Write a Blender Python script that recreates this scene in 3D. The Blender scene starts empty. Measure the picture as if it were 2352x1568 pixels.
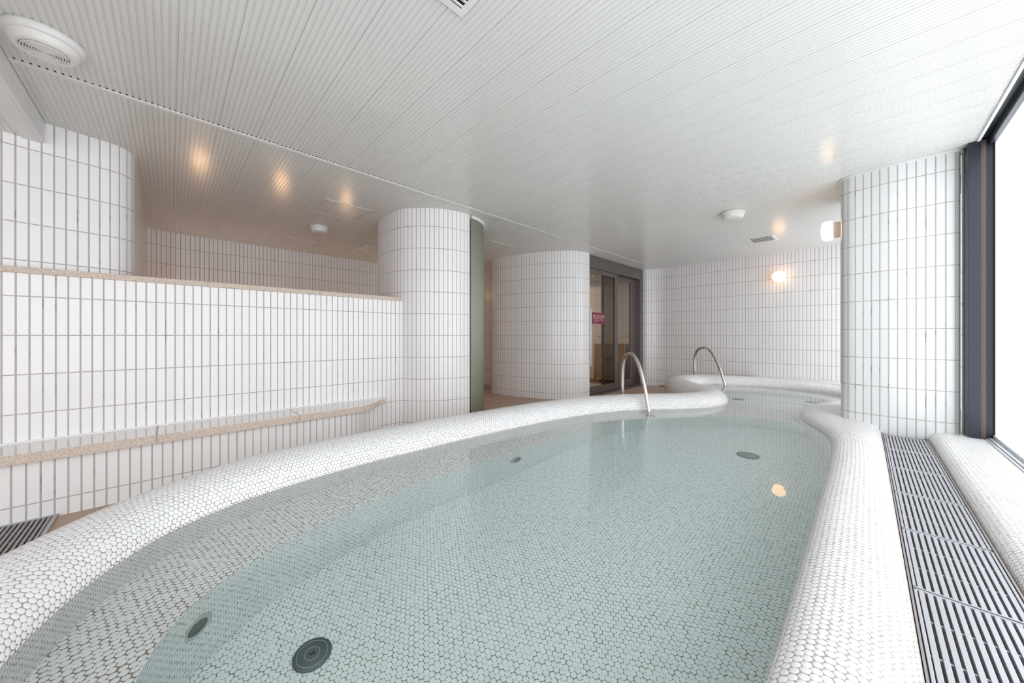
import bpy, bmesh, math, random
from mathutils import Vector, Matrix
from mathutils.geometry import tessellate_polygon

random.seed(7)
S = bpy.context.scene
COL = S.collection
EYE = 1.04
CEIL = 2.41
WATER = 0.25
FLOOR_Z = -0.34      # deep part of the pool
BENCH_Z = 0.05       # seat ledge in the pool

# ------------------------------------------------------------------ camera
cam_d = bpy.data.cameras.new('camera')
cam = bpy.data.objects.new('camera', cam_d)
COL.objects.link(cam)
cam.location = (0, 0, EYE)
cam.rotation_euler = (math.radians(90), 0, math.radians(-44.57))
cam_d.sensor_width = 36
cam_d.lens = 798 * 36 / 2352
cam_d.shift_y = -(784 - 770) / 2352
cam_d.clip_start = 0.02
S.camera = cam

# ------------------------------------------------------------------ world, exposure
wd = bpy.data.worlds.new('daylight')
S.world = wd
wd.use_nodes = True
wd.node_tree.nodes['Background'].inputs[0].default_value = (0.85, 0.93, 1.0, 1)
wd.node_tree.nodes['Background'].inputs[1].default_value = 1.0
S.view_settings.view_transform = 'Standard'
S.view_settings.look = 'None'
S.view_settings.exposure = 0.0
S.view_settings.gamma = 1.0
S.view_settings.use_curve_mapping = False
S.cycles.max_bounces = 18
S.cycles.diffuse_bounces = 11
S.cycles.glossy_bounces = 8
S.cycles.transmission_bounces = 12
S.cycles.transparent_max_bounces = 12
S.cycles.sample_clamp_indirect = 30.0
S.cycles.caustics_refractive = True
S.cycles.caustics_reflective = True
S.cycles.blur_glossy = 0.5
S.cycles.use_denoising = True
S.cycles.adaptive_threshold = 0.035
WINDOW_GLOW = 3.0
LAMP_GLOW = 11.0
LAMP_COL = (1.0, 0.60, 0.32)


# ------------------------------------------------------------------ helpers
def link(name, me, mat=None, parent=None):
    o = bpy.data.objects.new(name, me)
    COL.objects.link(o)
    if mat is not None:
        for m in (mat if isinstance(mat, (list, tuple)) else [mat]):
            me.materials.append(m)
    if parent is not None:
        o.parent = parent
    return o


def build(name, bm, mat=None, parent=None, smooth=False):
    me = bpy.data.meshes.new(name)
    bm.to_mesh(me)
    bm.free()
    if smooth:
        for p in me.polygons:
            p.use_smooth = True
    return link(name, me, mat, parent)


def tag(o, label=None, cat=None, group=None, kind=None):
    if label: o['label'] = label
    if cat: o['category'] = cat
    if group: o['group'] = group
    if kind: o['kind'] = kind
    return o


def empty(name, loc=(0, 0, 0), rz=0.0, parent=None):
    o = bpy.data.objects.new(name, None)
    COL.objects.link(o)
    o.location = loc
    o.rotation_euler = (0, 0, rz)
    o.empty_display_size = 0.1
    o.parent = parent
    return o


def copy_tree(o, parent=None):
    c = o.copy()
    COL.objects.link(c)
    c.parent = parent
    for ch in list(o.children):
        copy_tree(ch, c)
    return c


def box(bm, x0, x1, y0, y1, z0, z1, bevel=0.0, rot=None, mi=0):
    vs = [bm.verts.new(p) for p in ((x0, y0, z0), (x1, y0, z0), (x1, y1, z0), (x0, y1, z0),
                                    (x0, y0, z1), (x1, y0, z1), (x1, y1, z1), (x0, y1, z1))]
    fs = [bm.faces.new([vs[i] for i in q]) for q in
          ((0, 3, 2, 1), (4, 5, 6, 7), (0, 1, 5, 4), (1, 2, 6, 5), (2, 3, 7, 6), (3, 0, 4, 7))]
    for f in fs: f.material_index = mi
    if rot is not None:
        c = Vector(((x0 + x1) / 2, (y0 + y1) / 2, (z0 + z1) / 2))
        bmesh.ops.rotate(bm, cent=c, matrix=rot, verts=vs)
    if bevel > 0:
        es = list({e for f in fs for e in f.edges})
        bmesh.ops.bevel(bm, geom=es, offset=bevel, segments=2, affect='EDGES', profile=0.6)
    return vs


def lathe(bm, prof, seg=40, axis='z', center=(0, 0, 0), mi=0):
    """prof: list of (r, h)."""
    rings = []
    for r, h in prof:
        ring = []
        if r < 1e-5:
            ring = [(0, 0, h)]
        else:
            ring = [(r * math.cos(2 * math.pi * k / seg), r * math.sin(2 * math.pi * k / seg), h) for k in range(seg)]
        out = []
        for p in ring:
            if axis == 'z': q = p
            elif axis == 'y': q = (p[0], p[2], p[1])
            else: q = (p[2], p[0], p[1])
            out.append(bm.verts.new((q[0] + center[0], q[1] + center[1], q[2] + center[2])))
        rings.append(out)
    for a, b in zip(rings, rings[1:]):
        for k in range(seg):
            k2 = (k + 1) % seg
            q = [a[k % len(a)], a[k2 % len(a)], b[k2 % len(b)], b[k % len(b)]]
            u = []
            for v in q:
                if v not in u: u.append(v)
            if len(u) > 2:
                try:
                    f = bm.faces.new(u); f.smooth = True; f.material_index = mi
                except ValueError: pass


def tube(bm, pts, r, seg=14, cap=True):
    pts = [Vector(p) for p in pts]
    n = len(pts)
    prev = None
    rings = []
    for i, p in enumerate(pts):
        t = (pts[min(i + 1, n - 1)] - pts[max(i - 1, 0)]).normalized()
        if prev is None:
            a = Vector((0, 0, 1)) if abs(t.z) < 0.9 else Vector((1, 0, 0))
            x = t.cross(a).normalized()
        else:
            x = (prev - t * prev.dot(t)).normalized()
        prev = x
        y = t.cross(x)
        rings.append([bm.verts.new(p + x * r * math.cos(2 * math.pi * k / seg) + y * r * math.sin(2 * math.pi * k / seg))
                      for k in range(seg)])
    for a, b in zip(rings, rings[1:]):
        for k in range(seg):
            f = bm.faces.new((a[k], a[(k + 1) % seg], b[(k + 1) % seg], b[k])); f.smooth = True
    if cap:
        bm.faces.new(rings[0][::-1]); bm.faces.new(rings[-1])


def catmull(pts, closed=False, sub=12):
    n = len(pts)
    out = []
    rng = range(n) if closed else range(n - 1)
    for i in rng:
        def g(k):
            if closed: return pts[k % n]
            if k < 0: return tuple(2 * a - b for a, b in zip(pts[0], pts[1]))
            if k >= n: return tuple(2 * a - b for a, b in zip(pts[-1], pts[-2]))
            return pts[k]
        P = [g(i - 1), g(i), g(i + 1), g(i + 2)]
        # centripetal-like (uniform with chord-scaled tangents)
        d1 = math.dist(P[0][:2], P[1][:2]) ** .5 + 1e-9
        d2 = math.dist(P[1][:2], P[2][:2]) ** .5 + 1e-9
        d3 = math.dist(P[2][:2], P[3][:2]) ** .5 + 1e-9
        for s in range(sub):
            t = s / sub
            res = []
            for c in range(len(P[0])):
                p0, p1, p2, p3 = (q[c] for q in P)
                m1 = (p1 - p0) / d1 - (p2 - p0) / (d1 + d2) + (p2 - p1) / d2
                m2 = (p2 - p1) / d2 - (p3 - p1) / (d2 + d3) + (p3 - p2) / d3
                m1 *= d2; m2 *= d2
                a = 2 * p1 - 2 * p2 + m1 + m2
                b = -3 * p1 + 3 * p2 - 2 * m1 - m2
                res.append(a * t ** 3 + b * t * t + m1 * t + p1)
            out.append(tuple(res))
    if not closed: out.append(tuple(pts[-1]))
    return out


def resample(pts, step, closed=False):
    P = list(pts) + ([pts[0]] if closed else [])
    L = [0]
    for a, b in zip(P, P[1:]): L.append(L[-1] + math.dist(a[:2], b[:2]))
    n = max(2, int(round(L[-1] / step)))
    out = []
    j = 0
    for i in range(n if closed else n + 1):
        s = L[-1] * i / n
        while j < len(L) - 2 and L[j + 1] < s: j += 1
        t = (s - L[j]) / max(1e-9, L[j + 1] - L[j])
        out.append(tuple(a + (b - a) * t for a, b in zip(P[j], P[j + 1])))
    return out


def fillet(pts, radii, closed=True, seg=10):
    n = len(pts)
    out = []
    for i in range(n):
        r = radii[i]
        if r <= 0 or (not closed and i in (0, n - 1)):
            out.append(tuple(pts[i])); continue
        p = Vector(pts[i]); a = (Vector(pts[i - 1]) - p).normalized(); b = (Vector(pts[(i + 1) % n]) - p).normalized()
        ang = a.angle(b)
        d = r / math.tan(ang / 2)
        c = p + (a + b).normalized() * (r / math.sin(ang / 2))
        s = p + a * d - c; e = p + b * d - c
        tot = s.angle(e)
        sgn = 1 if s.x * e.y - s.y * e.x > 0 else -1
        for k in range(seg + 1):
            th = sgn * tot * k / seg
            out.append((c.x + s.x * math.cos(th) - s.y * math.sin(th), c.y + s.x * math.sin(th) + s.y * math.cos(th)))
    return out


def prism(bm, pts, z0, z1, mi_side=0, mi_cap=0, closed=True, caps=True, uoff=0.0, voff=EYE, smooth_deg=30):
    """vertical solid over a footprint; sides carry metre UVs (arc length, height)."""
    uvl = bm.loops.layers.uv.verify()
    q = []
    for i, p in enumerate(pts):
        q.append(tuple(p[:2]))
        if i < len(pts) - 1 or closed:
            b = pts[(i + 1) % len(pts)]
            d = math.dist(p[:2], b[:2])
            if d > 0.08:
                for t in (0.008 / d, 1 - 0.008 / d):
                    q.append((p[0] + (b[0] - p[0]) * t, p[1] + (b[1] - p[1]) * t))
    pts = q
    if closed and sum(pts[i - 1][0] * pts[i][1] - pts[i][0] * pts[i - 1][1] for i in range(len(pts))) < 0:
        pts = pts[::-1]
    n = len(pts)
    corner = []
    for i in range(n):
        a = Vector(pts[i]) - Vector(pts[i - 1]); b = Vector(pts[(i + 1) % n]) - Vector(pts[i])
        corner.append(a.length > 1e-9 and b.length > 1e-9 and a.angle(b) > math.radians(40))
    lo = [bm.verts.new((p[0], p[1], z0)) for p in pts]
    hi = [bm.verts.new((p[0], p[1], z1)) for p in pts]
    s = uoff
    for i in range(n if closed else n - 1):
        j = (i + 1) % n
        d = math.dist(pts[i], pts[j])
        f = bm.faces.new((lo[i], lo[j], hi[j], hi[i]))
        f.material_index = mi_side
        for l, uv in zip(f.loops, ((s, z0 - voff), (s + d, z0 - voff), (s + d, z1 - voff), (s, z1 - voff))):
            l[uvl].uv = uv
        f.smooth = d < 0.08
        if corner[j]:
            for e in f.edges:
                if lo[j] in e.verts and hi[j] in e.verts: e.smooth = False
        s += d
    if caps:
        tris = tessellate_polygon([[Vector((p[0], p[1], 0)) for p in pts]])
        for t in tris:
            for vs, rev in ((hi, False), (lo, True)):
                try:
                    f = bm.faces.new([vs[k] for k in (t if not rev else t[::-1])])
                    f.material_index = mi_cap
                    for l in f.loops: l[uvl].uv = (l.vert.co.x, l.vert.co.y)
                except ValueError: pass


def planar(bm, outer, holes, z, mi=0, rot=0.0):
    uvl = bm.loops.layers.uv.verify()
    loops = [outer] + holes
    flat = [p for l in loops for p in l]
    vs = [bm.verts.new((p[0], p[1], z)) for p in flat]
    tris = tessellate_polygon([[Vector((p[0], p[1], 0)) for p in l] for l in loops])
    c, s = math.cos(rot), math.sin(rot)
    for t in tris:
        try: f = bm.faces.new([vs[k] for k in t])
        except ValueError: continue
        f.normal_update()
        if f.normal.z < 0: f.normal_flip()
        f.material_index = mi
        for l in f.loops:
            x, y = l.vert.co.x, l.vert.co.y
            l[uvl].uv = (x * c - y * s, x * s + y * c)


# ------------------------------------------------------------------ materials
class NT:
    def __init__(self, name):
        self.m = bpy.data.materials.new(name)
        self.m.use_nodes = True
        self.t = self.m.node_tree
        self.n = self.t.nodes
        self.n.clear()
        self.out = self.n.new('ShaderNodeOutputMaterial')

    def new(self, typ, **kw):
        nd = self.n.new(typ)
        for k, v in kw.items(): setattr(nd, k, v)
        return nd

    def lk(self, a, b): self.t.links.new(a, b)

    def val(self, sock, x):
        if isinstance(x, bpy.types.NodeSocket): self.lk(x, sock)
        else: sock.default_value = x

    def math(self, op, a, b=0.0, c=None, clamp=False):
        nd = self.new('ShaderNodeMath', operation=op, use_clamp=clamp)
        self.val(nd.inputs[0], a); self.val(nd.inputs[1], b)
        if c is not None: self.val(nd.inputs[2], c)
        return nd.outputs[0]

    def mix(self, fac, a, b):
        nd = self.new('ShaderNodeMix', data_type='RGBA')
        self.val(nd.inputs[0], fac)
        self.val(nd.inputs[6], a); self.val(nd.inputs[7], b)
        return nd.outputs[2]

    def ramp01(self, x, lo, hi):
        nd = self.new('ShaderNodeMapRange', clamp=True)
        nd.interpolation_type = 'SMOOTHSTEP'
        self.val(nd.inputs[0], x)
        nd.inputs[1].default_value = lo; nd.inputs[2].default_value = hi
        return nd.outputs[0]

    def noise(self, vec, scale, detail=3, rough=0.5):
        nd = self.new('ShaderNodeTexNoise')
        if vec is not None: self.lk(vec, nd.inputs['Vector'])
        nd.inputs['Scale'].default_value = scale
        nd.inputs['Detail'].default_value = detail
        nd.inputs['Roughness'].default_value = rough
        return nd.outputs[0]

    def comb(self, x, y, z=0.0):
        nd = self.new('ShaderNodeCombineXYZ')
        self.val(nd.inputs[0], x); self.val(nd.inputs[1], y); self.val(nd.inputs[2], z)
        return nd.outputs[0]

    def princ(self, col, rough, metal=0.0, normal=None, spec=0.5, **kw):
        b = self.new('ShaderNodeBsdfPrincipled')
        self.val(b.inputs['Base Color'], col)
        self.val(b.inputs['Roughness'], rough)
        b.inputs['Metallic'].default_value = metal
        b.inputs['Specular IOR Level'].default_value = spec
        if normal is not None: self.lk(normal, b.inputs['Normal'])
        for k, v in kw.items(): self.val(b.inputs[k], v)
        self.lk(b.outputs[0], self.out.inputs[0])
        return b

    def bump(self, h, dist=0.001, strength=1.0):
        nd = self.new('ShaderNodeBump')
        nd.inputs['Distance'].default_value = dist
        nd.inputs['Strength'].default_value = strength
        self.lk(h, nd.inputs['Height'])
        return nd.outputs[0]


def c4(r, g, b): return (r, g, b, 1.0)


def simple(name, col, rough=0.5, metal=0.0, spec=0.5, nscale=0, namt=0.06, bump=0.0):
    t = NT(name)
    tc = t.new('ShaderNodeTexCoord').outputs['Object']
    c = c4(*col)
    nrm = None
    nz = t.noise(tc, nscale or 12.0, 3)
    lo = c4(*[x * (1 - namt) for x in col]); hi = c4(*[min(1, x * (1 + namt)) for x in col])
    c = t.mix(nz, lo, hi)
    if bump: nrm = t.bump(nz, bump, 1.0)
    t.princ(c, rough, metal, nrm, spec)
    return t.m


def wall_tile(name, tile, grout, pw=0.0485, ph=0.235, j=0.0074, rough=0.22, dirt=1.0):
    t = NT(name)
    uv = t.new('ShaderNodeUVMap').outputs[0]
    sp = t.new('ShaderNodeSeparateXYZ'); t.lk(uv, sp.inputs[0])
    tc = t.new('ShaderNodeTexCoord').outputs['Object']
    def edge(x, p):
        m = t.math('PINGPONG', x, p / 2)     # distance to nearest joint centre
        return m
    ex = edge(sp.outputs[0], pw); ey = edge(sp.outputs[1], ph)
    fx = t.ramp01(ex, j * 0.5 - 0.0006, j * 0.5 + 0.0008)
    fy = t.ramp01(ey, j * 0.40 - 0.0006, j * 0.40 + 0.0008)
    mask = t.math('MULTIPLY', fx, fy)
    ix = t.math('FLOOR', t.math('DIVIDE', sp.outputs[0], pw)); iy = t.math('FLOOR', t.math('DIVIDE', sp.outputs[1], ph))
    wn = t.new('ShaderNodeTexWhiteNoise', noise_dimensions='2D')
    t.lk(t.comb(ix, iy), wn.inputs['Vector'])
    tl = c4(*tile); td = c4(*[x * 0.965 for x in tile])
    tcol = t.mix(wn.outputs[0], td, tl)
    # faint vertical brushing of the glaze
    st = t.new('ShaderNodeMapping'); t.lk(tc, st.inputs[0]); st.inputs['Scale'].default_value = (260, 260, 3)
    streak = t.noise(st.outputs[0], 1.0, 2)
    tcol = t.mix(t.math('MULTIPLY', streak, 0.10), tcol, c4(*[x * 0.86 for x in tile]))
    # grout, with darker mould spots of their own shape
    gn = t.noise(tc, 7.0, 4, 0.65)
    gd = t.ramp01(gn, 0.56, 0.72)
    gcol = t.mix(t.math('MULTIPLY', gd, 0.65 * dirt), c4(*grout), c4(*[x * 0.45 for x in grout]))
    col = t.mix(mask, gcol, tcol)
    rgh = t.math('MULTIPLY_ADD', mask, rough - 0.7, 0.7)
    hgt = t.math('ADD', mask, t.math('MULTIPLY', streak, 0.05))
    t.princ(col, rgh, 0.0, t.bump(hgt, 0.0012, 0.6))
    return t.m


def mosaic(name, tile, grout, grout2=None, pitch=0.0207, rad=0.46, irr=1.0, stain_z=None, gaps=0.0, rough=0.18):
    """round mosaic tiles on a hexagonal grid over metre UVs."""
    t = NT(name)
    uv = t.new('ShaderNodeUVMap').outputs[0]
    tc = t.new('ShaderNodeTexCoord').outputs['Object']
    # slight wander of the rows
    wob = t.new('ShaderNodeTexNoise'); t.lk(uv, wob.inputs['Vector']); wob.inputs['Scale'].default_value = 9.0
    wob.inputs['Detail'].default_value = 1.0
    off = t.new('ShaderNodeVectorMath', operation='MULTIPLY_ADD')
    t.lk(wob.outputs['Color'], off.inputs[0]); off.inputs[1].default_value = (0.006 * irr,) * 3; t.lk(uv, off.inputs[2])
    sc = t.new('ShaderNodeVectorMath', operation='SCALE'); t.lk(off.outputs[0], sc.inputs[0]); sc.inputs['Scale'].default_value = 1 / pitch
    sp = t.new('ShaderNodeSeparateXYZ'); t.lk(sc.outputs[0], sp.inputs[0])
    x, y = sp.outputs[0], sp.outputs[1]
    R3 = math.sqrt(3)
    def cell(x, y, ox, oy):
        xs = t.math('ADD', x, ox); ys = t.math('ADD', y, oy)
        fx = t.math('FLOOR', xs); fy = t.math('FLOOR', t.math('DIVIDE', ys, R3))
        lx = t.math('SUBTRACT', t.math('SUBTRACT', xs, fx), 0.5)
        ly = t.math('SUBTRACT', t.math('SUBTRACT', ys, t.math('MULTIPLY', fy, R3)), R3 / 2)
        wn = t.new('ShaderNodeTexWhiteNoise', noise_dimensions='3D')
        t.lk(t.comb(fx, fy, ox + 0.37), wn.inputs['Vector'])
        cs = t.new('ShaderNodeSeparateXYZ'); t.lk(wn.outputs['Color'], cs.inputs[0])
        lx = t.math('MULTIPLY_ADD', t.math('SUBTRACT', cs.outputs[0], 0.5), 0.09 * irr, lx)
        ly = t.math('MULTIPLY_ADD', t.math('SUBTRACT', cs.outputs[1], 0.5), 0.09 * irr, ly)
        d = t.math('SQRT', t.math('ADD', t.math('MULTIPLY', lx, lx), t.math('MULTIPLY', ly, ly)))
        d = t.math('MULTIPLY_ADD', t.math('SUBTRACT', cs.outputs[2], 0.5), 0.035 * irr, d)
        return d, wn.outputs[0]
    d1, h1 = cell(x, y, 0.0, 0.0)
    d2, h2 = cell(x, y, 0.5, R3 / 2)
    d = t.math('MINIMUM', d1, d2)
    less = t.math('LESS_THAN', d1, d2)
    h = t.math('ADD', t.math('MULTIPLY', less, h1), t.math('MULTIPLY', t.math('SUBTRACT', 1.0, less), h2))
    mask = t.math('SUBTRACT', 1.0, t.ramp01(d, rad - 0.02, rad + 0.025))
    dome = t.math('SUBTRACT', 1.0, t.ramp01(d, rad - 0.22, rad + 0.03))
    tl = c4(*tile); tcol = t.mix(h, c4(*[v * 0.95 for v in tile]), tl)
    gcol = c4(*grout)
    if grout2 is not None:
        nz = t.noise(tc, 5.0, 3, 0.6)
        f = t.ramp01(nz, 0.42, 0.62)
        if stain_z:
            ps = t.new('ShaderNodeSeparateXYZ'); t.lk(tc, ps.inputs[0])
            zf = t.ramp01(ps.outputs[2], stain_z[1], stain_z[0])
            f = t.math('MAXIMUM', t.math('MULTIPLY', f, 0.35), zf)
        gcol = t.mix(f, c4(*grout), c4(*grout2))
    col = t.mix(mask, gcol, tcol)
    rgh = t.math('MULTIPLY_ADD', mask, rough - 0.75, 0.75)
    t.princ(col, rgh, 0.0, t.bump(dome, 0.0012, 0.7))
    return t.m


WHITE_T = (0.885, 0.87, 0.875)
M = {}
M['tile'] = wall_tile('white_wall_tile', WHITE_T, (0.475, 0.43, 0.425))
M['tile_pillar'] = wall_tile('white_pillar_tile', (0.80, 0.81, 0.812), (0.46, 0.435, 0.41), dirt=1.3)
M['rim'] = mosaic('round_mosaic_rim', (0.92, 0.915, 0.92), (0.42, 0.40, 0.41), (0.36, 0.25, 0.185), stain_z=(0.258, 0.305), rad=0.462)
M['deck'] = mosaic('round_mosaic_deck', (0.92, 0.92, 0.925), (0.50, 0.48, 0.46), (0.45, 0.33, 0.25), rad=0.47)
M['ledge'] = mosaic('round_mosaic_ledge', (0.965, 0.97, 0.97), (0.30, 0.22, 0.165), (0.30, 0.20, 0.145), rad=0.464, irr=1.7)
M['basin'] = mosaic('round_mosaic_basin', (0.965, 0.97, 0.975), (0.27, 0.26, 0.20), (0.33, 0.28, 0.20), rad=0.484, irr=1.3)
M['metal'] = simple('brushed_steel', (0.62, 0.58, 0.57), 0.22, 1.0)
M['grate'] = simple('grating_steel', (0.50, 0.50, 0.53), 0.42, 0.5)
M['grate_dark'] = simple('old_grating_steel', (0.36, 0.32, 0.32), 0.4, 0.6)
M['gutter'] = simple('gutter_concrete', (0.40, 0.36, 0.36), 0.8)
M['ceil'] = simple('white_ceiling_metal', (0.735, 0.735, 0.72), 0.17, 0.0, 0.42, nscale=3, namt=0.015)
M['plaster'] = simple('white_board', (0.80, 0.80, 0.80), 0.5)
M['dark'] = simple('dark_parts_and_shade', (0.02, 0.02, 0.022), 0.8)
M['plastic'] = simple('white_plastic', (0.78, 0.76, 0.75), 0.35)
M['frame'] = simple('slate_window_frame', (0.022, 0.029, 0.042), 0.35, 0.2)
M['frame2'] = simple('black_window_channel', (0.015, 0.022, 0.03), 0.4, 0.2)
M['seal'] = simple('brown_pink_sealant', (0.11, 0.07, 0.065), 0.6)
M['sill'] = simple('pale_window_sill', (0.62, 0.66, 0.70), 0.35, 0.3)
M['doorframe'] = simple('grey_steel_door_frame', (0.20, 0.17, 0.165), 0.35, 0.7)
M['cane'] = simple('rattan_cane', (0.62, 0.38, 0.17), 0.55, nscale=40, namt=0.25)
M['red'] = simple('crimson_sign_film', (0.20, 0.012, 0.042), 0.4)
M['signwhite'] = simple('sign_pink_white', (0.85, 0.62, 0.68), 0.5)
M['sealgrey'] = simple('grey_joint_sealant', (0.42, 0.38, 0.36), 0.6)
M['mat'] = simple('bath_mat_cloth', (0.62, 0.58, 0.52), 0.95, nscale=300, namt=0.1, bump=0.002)
M['drain'] = simple('drain_grey_steel', (0.13, 0.155, 0.16), 0.4, 0.3)
M['drain_line'] = simple('drain_pale_ring', (0.55, 0.56, 0.55), 0.4, 0.3)
M['carpet'] = simple('dark_brown_floor', (0.16, 0.09, 0.07), 0.7)


def granite(name, base, rough, bump, contrast=1.0, spec=0.5):
    t = NT(name)
    tc = t.new('ShaderNodeTexCoord').outputs['Object']
    v = t.new('ShaderNodeTexVoronoi'); t.lk(tc, v.inputs['Vector']); v.inputs['Scale'].default_value = 330
    n2 = t.noise(tc, 260, 4, 0.7)
    n3 = t.noise(tc, 2.0, 3, 0.5)
    sp = t.new('ShaderNodeSeparateXYZ'); t.lk(v.outputs['Color'], sp.inputs[0])
    a = t.mix(t.ramp01(sp.outputs[0], 0.15, 0.9), c4(*[x * 0.72 for x in base]), c4(*[min(1, x * 1.2) for x in base]))
    b = t.mix(t.math('MULTIPLY', t.ramp01(n2, 0.56, 0.68), 0.7), a, c4(0.22, 0.16, 0.13))
    b = t.mix(t.math('MULTIPLY', n3, 0.3), b, c4(*[x * 0.7 for x in base]))
    b = t.mix(contrast, c4(*base), b)
    t.princ(b, rough, 0.0, t.bump(n2, bump, 1.0), spec)
    return t.m


M['granite'] = granite('beige_granite', (0.70, 0.585, 0.50), 0.6, 0.0015)
M['granite_top'] = granite('honed_granite_top', (0.72, 0.67, 0.64), 0.06, 0.00001, 0.15, 1.0)


def floor_tile():
    t = NT('tan_floor_tile')
    tc = t.new('ShaderNodeTexCoord').outputs['Object']
    b = t.new('ShaderNodeTexBrick', offset=0.0, squash=1.0)
    t.lk(tc, b.inputs['Vector'])
    b.inputs['Color1'].default_value = c4(0.50, 0.355, 0.265)
    b.inputs['Color2'].default_value = c4(0.46, 0.32, 0.235)
    b.inputs['Mortar'].default_value = c4(0.26, 0.18, 0.13)
    b.inputs['Scale'].default_value = 1.0
    b.inputs['Mortar Size'].default_value = 0.003
    b.inputs['Brick Width'].default_value = 0.30
    b.inputs['Row Height'].default_value = 0.30
    n = t.noise(tc, 60, 4, 0.6)
    col = t.mix(t.math('MULTIPLY', n, 0.35), b.outputs[0], c4(0.36, 0.25, 0.18))
    t.princ(col, 0.45, 0, t.bump(n, 0.0005, 0.5))
    return t.m


M['floor'] = floor_tile()


def emis(name, col, strength):
    t = NT(name)
    e = t.new('ShaderNodeEmission')
    e.inputs[0].default_value = c4(*col); e.inputs[1].default_value = strength
    t.lk(e.outputs[0], t.out.inputs[0])
    return t.m


M['pane_glow'] = emis('daylit_frosted_pane', (0.93, 0.97, 1.0), WINDOW_GLOW)
M['lamp_glow'] = emis('lit_opal_glass', LAMP_COL, LAMP_GLOW)
M['opal_glow'] = emis('lit_opal_globe', LAMP_COL, 5.0)
M['downlight'] = emis('lit_downlight', (1.0, 0.72, 0.42), 8.0)


def glass_tint():
    t = NT('clear_door_glass')
    tr = t.new('ShaderNodeBsdfTransparent'); tr.inputs[0].default_value = c4(0.60, 0.58, 0.54)
    gl = t.new('ShaderNodeBsdfGlossy'); gl.inputs['Roughness'].default_value = 0.02
    fr = t.new('ShaderNodeFresnel'); fr.inputs[0].default_value = 1.5
    mx = t.new('ShaderNodeMixShader')
    gm = t.new('ShaderNodeNewGeometry')
    t.lk(t.math('MULTIPLY', fr.outputs[0], t.math('SUBTRACT', 1.0, gm.outputs['Backfacing'])), mx.inputs[0]); t.lk(tr.outputs[0], mx.inputs[1]); t.lk(gl.outputs[0], mx.inputs[2])
    t.lk(mx.outputs[0], t.out.inputs[0])
    return t.m


M['glass'] = glass_tint()


def frosted():
    t = NT('frosted_green_glass')
    b = t.new('ShaderNodeBsdfPrincipled')
    b.inputs['Base Color'].default_value = c4(0.66, 0.68, 0.60)
    b.inputs['Roughness'].default_value = 0.32
    tl = t.new('ShaderNodeBsdfTranslucent'); tl.inputs[0].default_value = c4(0.74, 0.77, 0.68)
    mx = t.new('ShaderNodeMixShader'); mx.inputs[0].default_value = 0.62
    t.lk(b.outputs[0], mx.inputs[1]); t.lk(tl.outputs[0], mx.inputs[2])
    t.lk(mx.outputs[0], t.out.inputs[0])
    return t.m


M['frosted'] = frosted()


def water():
    t = NT('clear_teal_water')
    tc = t.new('ShaderNodeTexCoord').outputs['Object']
    n = t.noise(tc, 3.5, 2, 0.5)
    g = t.new('ShaderNodeBsdfGlass'); g.inputs['IOR'].default_value = 1.33; g.inputs['Roughness'].default_value = 0.0
    t.lk(t.bump(n, 0.004, 0.15), g.inputs['Normal'])
    t.lk(g.outputs[0], t.out.inputs[0])
    va = t.new('ShaderNodeVolumeAbsorption')
    va.inputs[0].default_value = c4(0.25, 0.90, 0.87); va.inputs[1].default_value = 0.13
    t.lk(va.outputs[0], t.out.inputs[1])
    return t.m


M['water'] = water()

# ------------------------------------------------------------------ pool plan (inner waterline -> outer edge)
INNER = [(.5, .185), (.96, .163), (2.1, .157), (2.93, .156), (3.48, .18), (3.85, .26), (4.1, .36), (4.27, .425), (4.46, .455),
         (4.7, .452), (4.99, .41), (5.32, .287), (5.67, .127), (5.95, .06), (6.12, .07), (6.26, .16), (6.41, .345), (6.52, .593),
         (6.57, .87), (6.54, 1.21), (6.43, 1.5), (6.27, 1.76), (6.04, 1.90), (5.75, 1.88), (5.48, 1.72), (5.24, 1.50),
         (5.04, 1.30), (4.82, 1.16), (4.56, 1.12), (4.22, 1.195), (3.93, 1.36), (3.63, 1.62), (3.25, 1.84), (2.72, 2.0),
         (2.19, 2.085), (1.74, 2.125), (1.28, 2.15), (.89, 2.156), (.486, 2.13), (.21, 2.066), (-.007, 1.95), (-.13, 1.81),
         (-.21, 1.67), (-.29, 1.43), (-.32, 1.12), (-.26, .78), (-.10, .48), (.18, .27)]
pool_in = resample(catmull(INNER, True, 16), 0.03, True)
NP = len(pool_in)


def outward(i):
    a = pool_in[i - 1]; b = pool_in[(i + 1) % NP]
    tx, ty = b[0] - a[0], b[1] - a[1]
    l = math.hypot(tx, ty)
    return ty / l, -tx / l


nrm = [outward(i) for i in range(NP)]


def lerp(a, b, t): return a + (b - a) * max(0, min(1, t))


pool_out = []
width = []
ztop = []
for i, (x, y) in enumerate(pool_in):
    nx, ny = nrm[i]
    w = 0.38
    zt = 0.385
    if x < .35 and y > .62:
        k = lerp(1, 0, (x - 0.0) / .35)
        w -= .045 * k; zt -= .018 * k
    if y < 0.62 or x > 6.3:      # window side: straight outer edge at v = -0.10, flatter and lower
        if ny < -0.05 and x < 6.0:
            w = min(0.9, (y + 0.10) / max(0.12, -ny))
            if x < 0.2: w = lerp(0.38, w, (x + 0.1) / 0.3)
            zt = lerp(0.385, 0.325, (x - 0.0) / 0.5) if x < 4.6 else 0.325
        elif x >= 6.0:
            zt = lerp(0.325, 0.375, (y + 0.1) / 1.2)
    width.append(w); ztop.append(zt)
for _ in range(6):
    width = [(width[i - 1] + 2 * width[i] + width[(i + 1) % NP]) / 4 for i in range(NP)]
    ztop = [(ztop[i - 1] + 2 * ztop[i] + ztop[(i + 1) % NP]) / 4 for i in range(NP)]
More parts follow.
